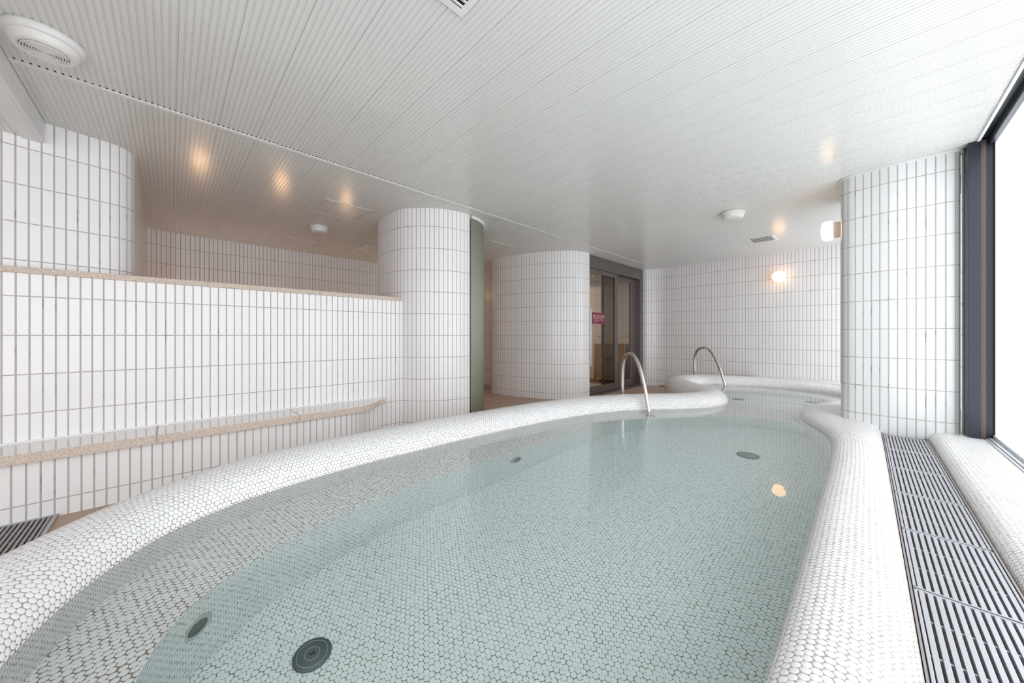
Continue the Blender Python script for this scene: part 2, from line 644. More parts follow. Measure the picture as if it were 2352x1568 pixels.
for i, (x, y) in enumerate(pool_in):
    nx, ny = nrm[i]
    ox, oy = x + nx * width[i], y + ny * width[i]
    if ny < 0 and x < 4.75 and x > .3 and y < .5:
        oy = -0.10
    if oy < -0.10 and ox < 4.9: oy = -0.10
    pool_out.append((ox, oy))

PROF = [(0.0, FLOOR_Z - .02), (0.0, -0.10), (0.0, 0.05), (0.0, 0.18), (0.002, 0.25), (0.010, 0.285), (0.026, 0.318), (0.052, 0.346), (0.088, 0.367),
        (0.13, 0.380), (0.18, 0.385), (0.225, 0.383), (0.27, 0.373), (0.31, 0.354), (0.342, 0.327), (0.363, 0.292), (0.374, 0.255),
        (0.38, 0.20), (0.38, 0.10), (0.38, 0.0)]


def make_rim():
    bm = bmesh.new()
    uvl = bm.loops.layers.uv.verify()
    rows = []
    arc = [0.0]
    mid = [((a[0] * .55 + b[0] * .45), (a[1] * .55 + b[1] * .45)) for a, b in zip(pool_in, pool_out)]
    for i in range(NP):
        arc.append(arc[-1] + math.dist(mid[i], mid[(i + 1) % NP]))
    tot = arc[-1]
    k = round(tot / 0.0207) * 0.0207 / tot
    arc = [a * k for a in arc]
    for i in range(NP):
        (x, y), (ox, oy) = pool_in[i], pool_out[i]
        dx, dy = ox - x, oy - y
        w = math.hypot(dx, dy)
        dx /= w; dy /= w
        row = []
        pv = 0.0
        last = None
        zt = ztop[i]
        for j, (t, z) in enumerate(PROF):
            if w >= 0.38: tt = t if t <= 0.18 else w - (0.38 - t)
            else: tt = t * w / 0.38
            zz = z if z <= 0.25 else 0.25 + (z - 0.25) * (zt - 0.25) / 0.135
            if last is not None: pv += math.hypot(tt - last[0], zz - last[1])
            last = (tt, zz)
            row.append((bm.verts.new((x + dx * tt, y + dy * tt, zz)), pv))
        rows.append(row)
    for i in range(NP):
        a = rows[i]; b = rows[(i + 1) % NP]
        for j in range(len(PROF) - 1):
            f = bm.faces.new((a[j][0], a[j + 1][0], b[j + 1][0], b[j][0]))
            f.smooth = True
            us = (arc[i], arc[i], arc[i + 1], arc[i + 1])
            vs = (a[j][1], a[j + 1][1], b[j + 1][1], b[j][1])
            for l, u, v in zip(f.loops, us, vs): l[uvl].uv = (u, v)
    bmesh.ops.recalc_face_normals(bm, faces=bm.faces)
    return bm


pool = empty('swimming_pool', (2.5, 1.0, 0))
pool.matrix_world = Matrix.Identity(4)
tag(pool, 'curving sunken bathing pool lined with small round white mosaic tiles', 'pool')
pool_rim = build('rim', make_rim(), M['rim'], pool)
tag(pool_rim, 'rounded white mosaic coping around the water')

# deep hollows in the shallow ledge
HOLE_A = [(0.45, .13), (0.96, .13), (2.1, .125), (2.93, .125), (3.45, .15), (3.82, .23), (4.05, .32), (4.20, .42), (4.24, .60),
          (4.19, .80), (4.03, 1.03), (3.80, 1.24), (3.52, 1.50), (3.15, 1.69), (2.72, 1.765), (2.18, 1.795), (1.70, 1.81),
          (1.03, 1.845), (.746, 1.81), (.487, 1.765), (.304, 1.715), (.182, 1.65), (.042, 1.54), (-.04, 1.40), (-.09, 1.15),
          (-.06, .85), (.04, .55), (.22, .28)]
HOLE_B = [(5.02, 1.14), (4.86, .88), (4.92, .62), (5.16, .50), (5.45, .40), (5.75, .32), (6.0, .33), (6.18, .55), (6.24, .85),
          (6.18, 1.15), (6.02, 1.42), (5.80, 1.50), (5.45, 1.40)]
hole_a = resample(catmull(HOLE_A, True, 10), 0.05, True)
hole_b = resample(catmull(HOLE_B, True, 10), 0.05, True)
shell = [(x + nx * 0.06, y + ny * 0.06) for (x, y), (nx, ny) in zip(pool_in, nrm)][::2]
bm = bmesh.new(); planar(bm, shell, [hole_a[::-1], hole_b[::-1]], BENCH_Z, rot=0.35)
tag(build('ledge', bm, M['ledge'], pool), 'shallow seat ledge with brown grout')
bm = bmesh.new(); planar(bm, hole_a, [], FLOOR_Z, rot=0.0); planar(bm, hole_b, [], FLOOR_Z + .05, rot=0.0)
build('basin_floor', bm, M['basin'], pool)
bm = bmesh.new()
prism(bm, hole_a, FLOOR_Z - .01, BENCH_Z + .0005, caps=False)
prism(bm, hole_b, FLOOR_Z + .04, BENCH_Z + .0005, caps=False)
for f in bm.faces: f.smooth = True
build('basin_side', bm, M['basin'], pool)

# water body
bm = bmesh.new()
wl = [(x + nx * 0.03, y + ny * 0.03) for (x, y), (nx, ny) in zip(pool_in, nrm)][::2]
n = len(wl)
lo = [bm.verts.new((p[0], p[1], FLOOR_Z - .08)) for p in wl]
hi = [bm.verts.new((p[0], p[1], WATER)) for p in wl]
for i in range(n):
    bm.faces.new((lo[i], lo[(i + 1) % n], hi[(i + 1) % n], hi[i]))
for t in tessellate_polygon([[Vector((p[0], p[1], 0)) for p in wl]]):
    bm.faces.new([hi[k] for k in t]); bm.faces.new([lo[k] for k in t[::-1]])
bmesh.ops.recalc_face_normals(bm, faces=bm.faces)
tag(build('pool_water', bm, M['water']), 'still clear pale teal water filling the pool', 'water', kind='stuff')


# fittings under water
def disc_drain(name, loc, r, label, grill=False, parts=True):
    o = empty(name, loc)
    tag(o, label, 'drain')
    bm = bmesh.new()
    lathe(bm, [(r, 0.0), (r, 0.004), (r * .97, 0.007), (0, 0.007)], 40)
    build('cover_plate', bm, M['drain'], o)
    bm = bmesh.new()
    if grill:
        for k in range(-5, 6):
            y = k * r * 0.17
            h = math.sqrt(max(0, (r * .86) ** 2 - y * y))
            box(bm, -h, h, y - r * .035, y + r * .035, 0.006, 0.010)
        build('grille', bm, M['drain_line'], o)
    else:
        for rr in (0.80, 0.40):
            lathe(bm, [(r * rr, 0.0068), (r * rr, 0.0082), (r * (rr - .022), 0.0082), (r * (rr - .022), 0.0068)], 40)
        build('ring', bm, M['drain_line'], o)
        bm = bmesh.new()
        box(bm, -r * .14, r * .14, -r * .05, r * .05, 0.007, 0.009, 0.0004)
        build('key_slot', bm, M['dark'], o)
    return o


disc_drain('floor_drain', (0.36, 1.374, FLOOR_Z), 0.062, 'round grey drain plate with concentric rings on the pool bottom near the open steel jet')
disc_drain('floor_drain', (3.316, 0.661, FLOOR_Z), 0.078, 'round slotted drain grille on the pool bottom by the narrow strait', True)
disc_drain('floor_drain', (5.60, 1.231, FLOOR_Z + .05), 0.075, 'round drain on the bottom of the far pool, nearer the arched handrail')
disc_drain('floor_drain', (6.0, 0.49, FLOOR_Z + .05), 0.075, 'round drain on the bottom of the far pool, nearer the broad tiled pillar')


def jet(loc, ang, label, eyes):
    o = empty('water_jet', loc, ang)
    tag(o, label, 'water jet', 'jets in the seat ledge')
    bm = bmesh.new()   # axis along local -y (into the basin)
    lathe(bm, [(.052, 0.012), (.052, -0.004), (.048, -0.009), (.034, -0.010), (.031, -0.006), (.030, 0.012)], 36, axis='y')
    build('flange', bm, M['drain_line'], o)
    bm = bmesh.new()
    lathe(bm, [(.031, -0.0095), (.028, -0.007), (.0, -0.0065)], 30, axis='y')
    build('nozzle', bm, M['drain'], o)
    if eyes:
        for k in range(4):
            bm = bmesh.new()
            lathe(bm, [(.0055, -0.004), (.0055, -0.012), (0, -0.012)], 12, axis='y',
                  center=(0.013 * math.cos(k * math.pi / 2 + .6), 0, 0.013 * math.sin(k * math.pi / 2 + .6)))
            build('spout', bm, M['drain_line'], o)
    return o


jet((0.062, 1.563, -.10), math.radians(38), 'open round steel water jet in the submerged seat side near the ringed drain plate', False)
jet((1.82, 1.803, -.10), math.radians(0), 'small round water jet with four nozzles halfway along the seat side', True)

# ------------------------------------------------------------------ floor
out_in = [(x + (o[0] - x) * .5, y + (o[1] - y) * .5) for (x, y), o in zip(pool_in, pool_out)][::3]
bm = bmesh.new()
planar(bm, [(-6.2, -1.2), (7.5, -1.2), (7.5, 7.0), (-6.2, 7.0)], [out_in[::-1]], 0.0)
tag(build('floor', bm, M['floor']), kind='structure')

# ------------------------------------------------------------------ ceiling: ribbed metal strips
def ribbed(bm, u0, u1, v0, v1, z, ext=0.0):
    p = 0.025
    k = 0
    u = u0
    pts = []
    while u < u1 - 1e-6:
        last = (k % 8 == 7)
        if ext:
            q = [bm.verts.new(c) for c in ((u, v1, z), (u + .0165, v1, z), (u + .0165, v1 + ext, z), (u, v1 + ext, z))]
            bm.faces.new(q)
        pts += [(u, z), (u + 0.0165, z), (u + 0.0172, z + 0.003), (u + (0.0243 if not last else 0.0240), z + 0.003)]
        if last: pts += [(u + .0241, z + 0.0055), (u + .0249, z + 0.0055)]
        u += p; k += 1
    a = [bm.verts.new((q[0], v0, q[1])) for q in pts]
    b = [bm.verts.new((q[0], v1, q[1])) for q in pts]
    for i in range(len(pts) - 1):
        bm.faces.new((a[i], a[i + 1], b[i + 1], b[i]))


bm = bmesh.new()
ribbed(bm, -0.57, 7.22, -0.555, 2.950, CEIL, 0.014)
ribbed(bm, -0.57, 7.22, 2.985, 6.6, CEIL)
box(bm, -6.2, 7.6, -1.2, 7.0, CEIL + .03, CEIL + .1)
me = build('ceiling', bm, [M['ceil']])
tag(me, kind='structure')
bm = bmesh.new()
ribbed(bm, -6.0, -0.585, -0.6, 6.6, CEIL - .13)
tag(build('ceiling', bm, M['ceil']), kind='structure')
bm = bmesh.new()      # vertical board of the step between the two ceilings, and its lip
box(bm, -0.60, -0.572, -0.6, 3.70, CEIL - .135, CEIL + .02, 0.002)
box(bm, -0.66, -0.59, -0.6, 3.70, CEIL - .138, CEIL - .128, 0.002)
tag(build('trim_1', bm, M['plaster']), kind='structure')
bm = bmesh.new()      # dark bar whose colour stands in for shade above the strip ends
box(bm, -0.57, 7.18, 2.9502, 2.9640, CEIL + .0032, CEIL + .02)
tag(build('trim_shade', bm, M['dark']), kind='structure')
bm = bmesh.new()      # seam strip
box(bm, -0.57, 7.18, 2.9635, 2.982, CEIL - .004, CEIL + .004, 0.001)
box(bm, -0.57, 7.18, 2.982, 3.0, CEIL - .002, CEIL + .003)
tag(build('trim_2', bm, M['plaster']), kind='structure')
bm = bmesh.new()      # edge strip at the window
box(bm, -6.0, 4.04, -0.568, -0.553, CEIL - .012, CEIL + .02, 0.001)
box(bm, 4.2, 7.2, -0.568, -0.553, CEIL - .012, CEIL + .02, 0.001)
tag(build('trim_3', bm, M['plaster']), kind='structure')

# ------------------------------------------------------------------ walls
# low partition with stone coping
bm = bmesh.new()
prism(bm, [(-6.0, 3.535), (1.90, 3.535), (1.90, 3.70), (-6.0, 3.70)], 0, 1.412, uoff=-0.014)
tag(build('wall_left', bm, M['tile']), kind='structure')
cop = empty('stone_coping', (0, 3.6, 1.41)); cop.matrix_world = Matrix.Identity(4)
tag(cop, 'long thin beige granite coping along the top of the low tiled wall', 'coping')
for a, b in ((-3.9, -2.63), (-2.625, -1.35), (-1.345, .205), (.21, .985), (.99, 1.80)):
    bm = bmesh.new()
    box(bm, a, b, 3.520, 3.715, 1.412, 1.450, 0.003)
    build('coping_slab', bm, M['granite'], cop)
for u in (-2.6275, -1.3475, .2075, .9875):
    bm = bmesh.new(); box(bm, u - .003, u + .003, 3.523, 3.712, 1.413, 1.448)
    build('joint_sealant', bm, M['sealgrey'], cop)

# tall wall block behind the coping
bm = bmesh.new()
blk = fillet([(-6.0, 3.68), (-0.80, 3.66), (-0.19, 3.80), (-0.21, 6.45), (-6.0, 6.45)], [0, .8, .17, 0, 0], True, 10)
prism(bm, blk, 0.0, CEIL + .02, uoff=.013)
tag(build('wall_front', bm, M['tile']), kind='structure')
# back wall
bm = bmesh.new()
bw = fillet([(-0.21, 6.38), (0.05, 6.5), (4.78, 6.5), (4.78, 6.7), (-0.21, 6.7)], [0, .25, 0, 0, 0], True, 6)
prism(bm, bw, 0.0, CEIL + .02)
tag(build('wall_back', bm, M['tile']), kind='structure')
bm = bmesh.new()
prism(bm, [(4.78, 6.6), (4.78, 4.9), (5.02, 4.9), (5.02, 6.6)][::-1], 0.0, CEIL + .02)
tag(build('wall_inner', bm, M['tile']), kind='structure')
# rounded block beside the door
bm = bmesh.new()
cv = catmull([(4.42, 4.95), (4.23, 4.84), (4.15, 4.66), (4.175, 4.3), (4.275, 3.92), (4.43, 3.58), (4.63, 3.34), (4.82, 3.245), (5.0, 3.23)], False, 8)
prism(bm, [(5.0, 4.95)] + cv, 0.0, CEIL + .02)
tag(build('wall_center', bm, M['tile']), kind='structure')
# right wall
bm = bmesh.new()
rw = fillet([(7.06, 3.34), (7.06, 3.20), (7.19, 2.98), (7.19, -.75), (7.4, -.75), (7.4, 3.34)], [0, .12, .5, 0, 0, 0], True, 6)
prism(bm, rw[::-1], 0.0, CEIL + .02)
tag(build('wall_right', bm, M['tile']), kind='structure')
# baseboard strip at the foot of the right wall
bm = bmesh.new()
box(bm, 7.155, 7.20, 1.6, 2.95, 0.0, 0.028, 0.002)
tag(build('baseboard_right', bm, M['floor']), kind='structure')
# walls out of view that close the bath hall
bm = bmesh.new()
prism(bm, [(-6.0, -.75), (-6.2, -.75), (-6.2, 7), (-6.0, 7)][::-1], 0, CEIL + .02)
tag(build('wall_near', bm, M['tile']), kind='structure')

# changing room behind the doors
bm = bmesh.new()
prism(bm, [(7.19, 3.34), (7.4, 3.34), (7.4, 6.2), (7.19, 6.2)][::-1], 0, 2.34)
prism(bm, [(5.02, 6.2), (7.4, 6.2), (7.4, 6.4), (5.02, 6.4)], 0, 2.34)
tag(build('wall_changing_room', bm, M['tile']), kind='structure')
bm = bmesh.new()
box(bm, 5.0, 7.19, 3.5, 6.2, 2.30, 2.33)
tag(build('ceiling', bm, M['plaster']), kind='structure')
bm = bmesh.new()
box(bm, 5.02, 7.18, 3.42, 6.2, 0.0, 0.008)
tag(build('floor', bm, M['carpet']), kind='structure')


# ------------------------------------------------------------------ pillars
def pillar(name, foot, label, mat, voff=EYE, z0=0.0, collar=False):
    bm = bmesh.new()
    prism(bm, foot, z0, CEIL + .01, voff=voff)
    o = build(name, bm, mat)
    tag(o, label, 'pillar')
    if collar:
        bm = bmesh.new()
        cx = sum(p[0] for p in foot) / len(foot); cy = sum(p[1] for p in foot) / len(foot)
        ft = [(cx + (p[0] - cx) * 1.045, cy + (p[1] - cy) * 1.045) for p in foot]
        prism(bm, ft, CEIL - .018, CEIL - .001)
        build('ceiling_collar', bm, M['plaster'], o)
    return o


f1 = catmull([(2.43, 3.155), (2.30, 3.157), (2.13, 3.205), (1.94, 3.33), (1.80, 3.53), (1.755, 3.80), (1.785, 4.13), (1.93, 4.34), (2.2, 4.42), (2.43, 4.42)], False, 8)
pillar('tiled_pillar', f1[::-1], 'tall rounded white tiled pillar where the low coped wall ends', M['tile'])
f2 = fillet([(4.95, .15), (4.17, .15), (4.115, -.14), (4.13, -.50), (4.95, -.50)], [.05, .11, .35, .055, 0], True, 8)
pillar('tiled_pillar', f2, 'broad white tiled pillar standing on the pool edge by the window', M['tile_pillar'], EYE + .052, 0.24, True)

# curved frosted screen next to the round pillar
scr = empty('glass_screen', (2.42, 3.66, 0)); scr.matrix_world = Matrix.Identity(4)
tag(scr, 'curved frosted green glass screen rising floor to ceiling behind the round pillar', 'glass screen')
bm = bmesh.new()
arc_o = [(2.42 + .5 * math.sin(a), 3.67 - .5 * math.cos(a)) for a in [math.radians(x * 3) for x in range(2, 50)]]
arc_i = [(2.42 + .488 * math.sin(a), 3.67 - .488 * math.cos(a)) for a in [math.radians(x * 3) for x in range(2, 50)]]
prism(bm, arc_o + arc_i[::-1], 0.02, CEIL - .02)
build('glass_panel', bm, M['frosted'], scr, True)
bm = bmesh.new()
arc_o = [(2.42 + .512 * math.sin(a), 3.67 - .512 * math.cos(a)) for a in [math.radians(x * 3) for x in range(2, 50)]]
arc_i = [(2.42 + .476 * math.sin(a), 3.67 - .476 * math.cos(a)) for a in [math.radians(x * 3) for x in range(2, 50)]]
prism(bm, arc_o + arc_i[::-1], CEIL - .025, CEIL + .002)
build('top_rail', bm, M['plaster'], scr)
bm = bmesh.new()
prism(bm, arc_o + arc_i[::-1], 0.0, 0.03)
build('floor_rail', bm, M['doorframe'], scr)

# ------------------------------------------------------------------ stone bench along the low wall
bench = empty('stone_bench', (0, 3.4, 0)); bench.matrix_world = Matrix.Identity(4)
tag(bench, 'long built-in bench with beige granite seat and white tiled base', 'bench')
edge = fillet([(-2.6, 3.20), (1.33, 3.20), (1.50, 3.40), (1.56, 3.40), (1.56, 3.534)], [0, .35, .1, .01, 0], False, 8)
base = fillet([(-2.6, 3.262), (1.26, 3.262), (1.38, 3.44), (1.50, 3.45), (1.52, 3.534)], [0, .30, .12, .02, 0], False, 8)
bm = bmesh.new()
prism(bm, base + [(-2.6, 3.534)], 0, 0.345, uoff=0.004)
build('base', bm, M['tile'], bench)


def slab(name, a, b, last=False):
    bm = bmesh.new()
    if last:
        pts = [(a, 3.20)] + [p for p in edge if p[0] > a] + [(a, 3.534)]
    else:
        pts = [(a, 3.20), (b, 3.20), (b, 3.534), (a, 3.534)]
    prism(bm, pts, 0.345, 0.398, mi_side=0, mi_cap=1)
    for f in bm.faces: f.smooth = False
    return build(name, bm, [M['granite'], M['granite_top']], bench)


slab('seat_slab', -2.6, -1.2); slab('seat_slab', -1.194, -0.062); slab('seat_slab', -0.056, 0.742); slab('seat_slab', 0.748, 0, True)
for u in (-1.197, -0.059, 0.745):
    bm = bmesh.new(); box(bm, u - .003, u + .003, 3.203, 3.534, .347, .3965)
    build('joint_sealant', bm, M['sealgrey'], bench)
bm = bmesh.new()
box(bm, -2.6, 1.55, 3.526, 3.536, 0.398, 0.408)
build('sealant_line', bm, M['plaster'], bench)

# ------------------------------------------------------------------ gutter and gratings at the window side
bm = bmesh.new()
box(bm, -6.0, 4.14, -0.335, -0.098, 0.0, 0.12)
tag(build('floor', bm, M['gutter']), kind='structure')
bm = bmesh.new()      # steel angle along the pool edge
box(bm, -6.0, 4.125, -0.1035, -0.0985, 0.12, 0.254)
box(bm, -6.0, 4.125, -0.336, -0.331, 0.12, 0.254)
tag(build('trim_4', bm, M['grate_dark']), kind='structure')


def grating(L, W, nb, mat, name, label, group, loc, rz=0):
    o = empty(name, loc, rz)
    tag(o, label, 'grating', group)
    bm = bmesh.new()
    box(bm, 0.002, L - .002, 0, .007, -0.022, 0, 0.0008); box(bm, 0.002, L - .002, W - .007, W, -0.022, 0, 0.0008)
    box(bm, 0.001, 0.007, 0, W, -0.022, 0, 0.0008); box(bm, L - .007, L - .001, 0, W, -0.022, 0, 0.0008)
    build('frame', bm, mat, o)
    bm = bmesh.new()
    p = (W - .014) / nb
    for k in range(nb):
        y = .007 + p * (k + .5)
        box(bm, .005, L - .005, y - p * .31, y + p * .31, -0.018, -0.001, 0.0006)
    nx = max(2, int(L / .12))
    for k in range(1, nx):
        box(bm, L * k / nx - .0025, L * k / nx + .0025, .006, W - .006, -0.016, -0.006)
    build('slats', bm, mat, o)
    return o


g0 = None
bounds = [-1.2, -.72, -.24, .23, .71, 1.19, 1.67, 2.15, 2.63, 3.108, 3.585, 4.062]
pos_words = {10: 'steel gutter grating panel touching the foot of the broad pillar', 9: 'second steel gutter grating panel out from the broad pillar',
             8: 'third steel gutter grating panel out from the broad pillar', 7: 'fourth steel gutter grating panel out from the broad pillar',
             6: 'fifth steel gutter grating panel out from the broad pillar',
             5: 'sixth steel gutter grating panel out from the broad pillar',
             4: 'seventh steel gutter grating panel out from the broad pillar',
             }
for i in range(4, 11):
    if g0 is None:
        g0 = grating(.473, .222, 12, M['grate'], 'gutter_grating', pos_words[i], 'gutter gratings by the window', (bounds[i], -.329, WATER))
        o = g0
    else:
        o = copy_tree(g0); o.location = (bounds[i], -.329, WATER); o['label'] = pos_words[i]
# drain grating in the floor at left
tag(grating(.55, .185, 9, M['grate_dark'], 'floor_grating', 'dark slotted floor grating between the stone bench and the pool coping', None,
            (-.468, 2.72, 0.012), math.radians(90)), 'dark slotted floor grating between the stone bench and the pool coping', 'grating')
bm = bmesh.new()
box(bm, -.66, -.466, 2.72, 3.262, 0.0005, 0.002)
tag(build('trim_5', bm, M['dark']), kind='structure')
bm = bmesh.new()
box(bm, -.672, -.652, 2.70, 3.262, 0.0, 0.014, .001); box(bm, -.470, -.458, 2.70, 3.262, 0.0, 0.014, .001)
box(bm, -.672, -.458, 3.255, 3.268, 0.0, 0.016, .001)
tag(build('trim_6', bm, M['grate']), kind='structure')

# window-side mosaic kerb (outer deck strip)
bm = bmesh.new()
uvl = bm.loops.layers.uv.verify()
prof = [(-.338, 0.0), (-.338, .20), (-.340, .245), (-.350, .275), (-.368, .297), (-.392, .309), (-.425, .314), (-.50, .315), (-.60, .313), (-.66, .313)]
N = 60
prev = None
for i in range(N + 1):
    u = -6.0 + (7.185 + 6.0) * i / N
    row = []; pv = 0; last = None
    for (v, z) in prof:
        if last: pv += math.dist(last, (v, z))
        last = (v, z)
        row.append((bm.verts.new((u, v, z)), u, pv))
    if prev:
        for j in range(len(prof) - 1):
            f = bm.faces.new((prev[j][0], row[j][0], row[j + 1][0], prev[j + 1][0])); f.smooth = True
            for l, q in zip(f.loops, (prev[j], row[j], row[j + 1], prev[j + 1])): l[uvl].uv = (q[1], q[2])
    prev = row
bmesh.ops.recalc_face_normals(bm, faces=bm.faces)
kb = build('mosaic_ledge', bm, M['deck'])
tag(kb, 'flat white round-mosaic ledge between the gutter gratings and the window', 'ledge')
# decks beyond the pillar and behind the far pool, level with the coping
bm = bmesh.new()
prism(bm, [(4.22, -.330), (7.185, -.330), (7.185, -.05), (4.22, -.05)], 0.0, 0.312)
tag(build('mosaic_ledge', bm, M['deck']), 'white round-mosaic deck under and behind the broad pillar', 'ledge')
bm = bmesh.new()
edge_far = [pool_out[i] for i in range(NP) if pool_out[i][0] > 6.55 and pool_out[i][1] < 1.35]
edge_far = [(p[0] - .06, p[1]) for p in edge_far]
prism(bm, edge_far + [(7.186, 1.35), (7.186, -.045)], 0.0, 0.345)
tag(build('mosaic_ledge', bm, M['deck']), 'white round-mosaic deck between the far pool and the lamp wall', 'ledge')

# ------------------------------------------------------------------ windows
def window(idx, a, b):
    w = empty('window_%d' % idx); tag(w, kind='structure')
    bm = bmesh.new(); box(bm, a, b, -.640, -.632, .345, CEIL - .035)
    build('pane', bm, M['pane_glow'], w)
    bm = bmesh.new()
    box(bm, a, b, -.655, -.605, CEIL - .045, CEIL + .03, .002)
    box(bm, a, b, -.700, -.655, .30, CEIL + .03)
    build('window_frame', bm, M['frame'], w)
    bm = bmesh.new()
    box(bm, a, b, -.605, -.568, CEIL + .006, CEIL + .03)
    build('head_channel', bm, M['frame2'], w)
    bm = bmesh.new()
    box(bm, a, b, -.655, -.603, .305, .330, .002); box(bm, a, b, -.655, -.622, .330, .352, .002)
    box(bm, a, b, -.600, -.592, .305, .322)
    build('window_sill', bm, M['sill'], w)
    return w


window(1, -6.0, 4.05)
window(2, 4.22, 7.2)
post = empty('window_post', (4.1, -.58, .3)); post.matrix_world = Matrix.Identity(4)
tag(post, 'dark slate steel window post standing on the mosaic ledge beside the broad pillar', 'post')
bm = bmesh.new(); box(bm, 4.05, 4.20, -.573, -.516, .305, CEIL - .002, .002); build('post_body', bm, M['frame'], post)
bm = bmesh.new(); box(bm, 4.056, 4.20, -.5955, -.573, .305, CEIL - .002, .001); build('sealant_strip', bm, M['seal'], post)
bm = bmesh.new(); box(bm, 4.06, 4.22, -.66, -.5955, .305, CEIL + .02, .002); build('side_channel', bm, M['frame2'], post)
bm = bmesh.new(); box(bm, 4.046, 4.058, -.640, -.627, .33, CEIL - .03, .001); build('glazing_bead', bm, M['frame'], post)
bm = bmesh.new(); prism(bm, [(4.20, -.60), (4.20, -.508), (4.24, -.508), (4.24, -.60)][::-1], .30, CEIL)
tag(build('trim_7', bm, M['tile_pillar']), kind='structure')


# ------------------------------------------------------------------ lamps
def wall_lamp(loc, rz, label, group, mat, r=.092):
    o = empty('wall_lamp', loc, rz)      # faces local -y
    tag(o, label, 'lamp', group)
    bm = bmesh.new()
    lathe(bm, [(0, 0.0), (r * .80, 0.0), (r * .80, -.055), (r * .82, -.060), (0, -.060)], 32, axis='y')
    build('lamp_base', bm, M['plastic'], o)
    bm = bmesh.new()
    lathe(bm, [(r * .84, -.058), (r * .98, -.066), (r, -.085), (r * .99, -.11), (r * .9, -.130), (r * .6, -.142), (0, -.146)], 36, axis='y')
    build('lamp_shade', bm, mat, o)
    return o


wall_lamp((7.19, .985, 2.0), math.radians(-90), 'glowing round opal lamp on the tiled wall above the far pool', 'opal wall lamps', M['opal_glow'])
wall_lamp((4.46, .15, 2.03), math.radians(180), 'glowing opal lamp seen side-on, fixed to the side of the broad pillar by the window', 'opal wall lamps', M['opal_glow'])
wash = ['leftmost', 'middle', 'rightmost']
for k, u in enumerate((.30, 1.25, 2.22)):
    wall_lamp((u, 6.5, 1.36), 0, 'wall lamp hidden behind the low coped wall, %s of the three reflections in the ceiling' % wash[k], 'wash place lamps', M['lamp_glow'])

for u, w_ in ((3.3, 'left'), (4.0, 'right')):  # pair added unseen to brighten the back; warm glow in the screen suggests one
    wall_lamp((u, 6.5, 2.0), 0, 'opal fill lamp added out of view behind the round pillar, %s of the pair' % w_, 'added corridor lamps', M['opal_glow'])


# ------------------------------------------------------------------ ceiling fittings
def ceiling_speaker(loc, r, label):
    o = empty('ceiling_speaker', loc); tag(o, label, 'speaker')
    bm = bmesh.new(); lathe(bm, [(0, 0), (r * .99, 0), (r, -.012), (r * .985, -.028), (r * .93, -.036), (r * .86, -.036)], 56)
    build('mounting_ring', bm, M['plastic'], o)
    bm = bmesh.new(); lathe(bm, [(r * .88, -.030), (r * .87, -.044), (r * .82, -.060), (r * .74, -.068), (r * .60, -.069), (r * .58, -.064)], 56)
    build('housing', bm, M['plastic'], o)
    bm = bmesh.new(); lathe(bm, [(r * .59, -.064), (0, -.064)], 40)
    build('speaker_cone', bm, M['dark'], o)
    bm = bmesh.new()
    for k in range(9):
        rr = r * (.57 - k * .063)
        lathe(bm, [(rr, -.065), (rr, -.071), (rr - r * .036, -.071), (rr - r * .036, -.065)], 40)
    build('grille_rings', bm, M['plastic'], o)
    return o


ceiling_speaker((-.41, 2.65, CEIL), .122, 'large round white ceiling speaker with ringed grille, beside the step in the ceiling')


def detector(loc, r, label, clear):
    o = empty('smoke_detector', loc); tag(o, label, 'detector')
    bm = bmesh.new(); lathe(bm, [(0, 0), (r, 0), (r, -.028), (r * .97, -.034), (r * .6, -.034)], 48)
    build('mounting_ring', bm, M['plastic'], o)
    bm = bmesh.new(); lathe(bm, [(r * .88, -.030), (r * .88, -.058), (r * .82, -.074), (r * .70, -.080), (0, -.080)], 48)
    build('detector_cup', bm, M['plastic'], o)
    return o


detector((1.34, 4.81, CEIL), .105, 'round white detector on the ceiling beyond the low wall', False)
detector((4.46, 1.03, CEIL), .118, 'round white two-tier detector on the ceiling above the pool', True)


def vent(cu, cv, wu, wv, label, ns):
    o = empty('air_vent', (cu, cv, CEIL)); tag(o, label, 'vent', 'ceiling air vents')
    bm = bmesh.new()
    b = .028
    x, y = wu / 2, wv / 2
    box(bm, -x, x, -y, -y + b, -.008, .002, .001); box(bm, -x, x, y - b, y, -.008, .002, .001)
    box(bm, -x, -x + b, -y + b, y - b, -.008, .002, .001); box(bm, x - b, x, -y + b, y - b, -.008, .002, .001)
    build('vent_frame', bm, M['plastic'], o)
    bm = bmesh.new(); box(bm, -x + b, x - b, -y + b, y - b, -.0022, -.0012)
    build('vent_throat', bm, M['dark'], o)
    for k in range(ns):
        yy = -y + b + (2 * y - 2 * b) * (k + .5) / ns
        bm = bmesh.new()
        box(bm, -x + b, x - b, yy - .0075, yy + .0075, -.008, -.004, 0, Matrix.Rotation(math.radians(24), 3, 'X'))
        build('slat', bm, M['plastic'], o)


vent(6.01, 1.027, .36, .315, 'square slatted ceiling vent near the far lamp wall', 10)
vent(.715, 1.057, .36, .315, 'square slatted ceiling vent above the near end of the pool, cut by the frame', 10)


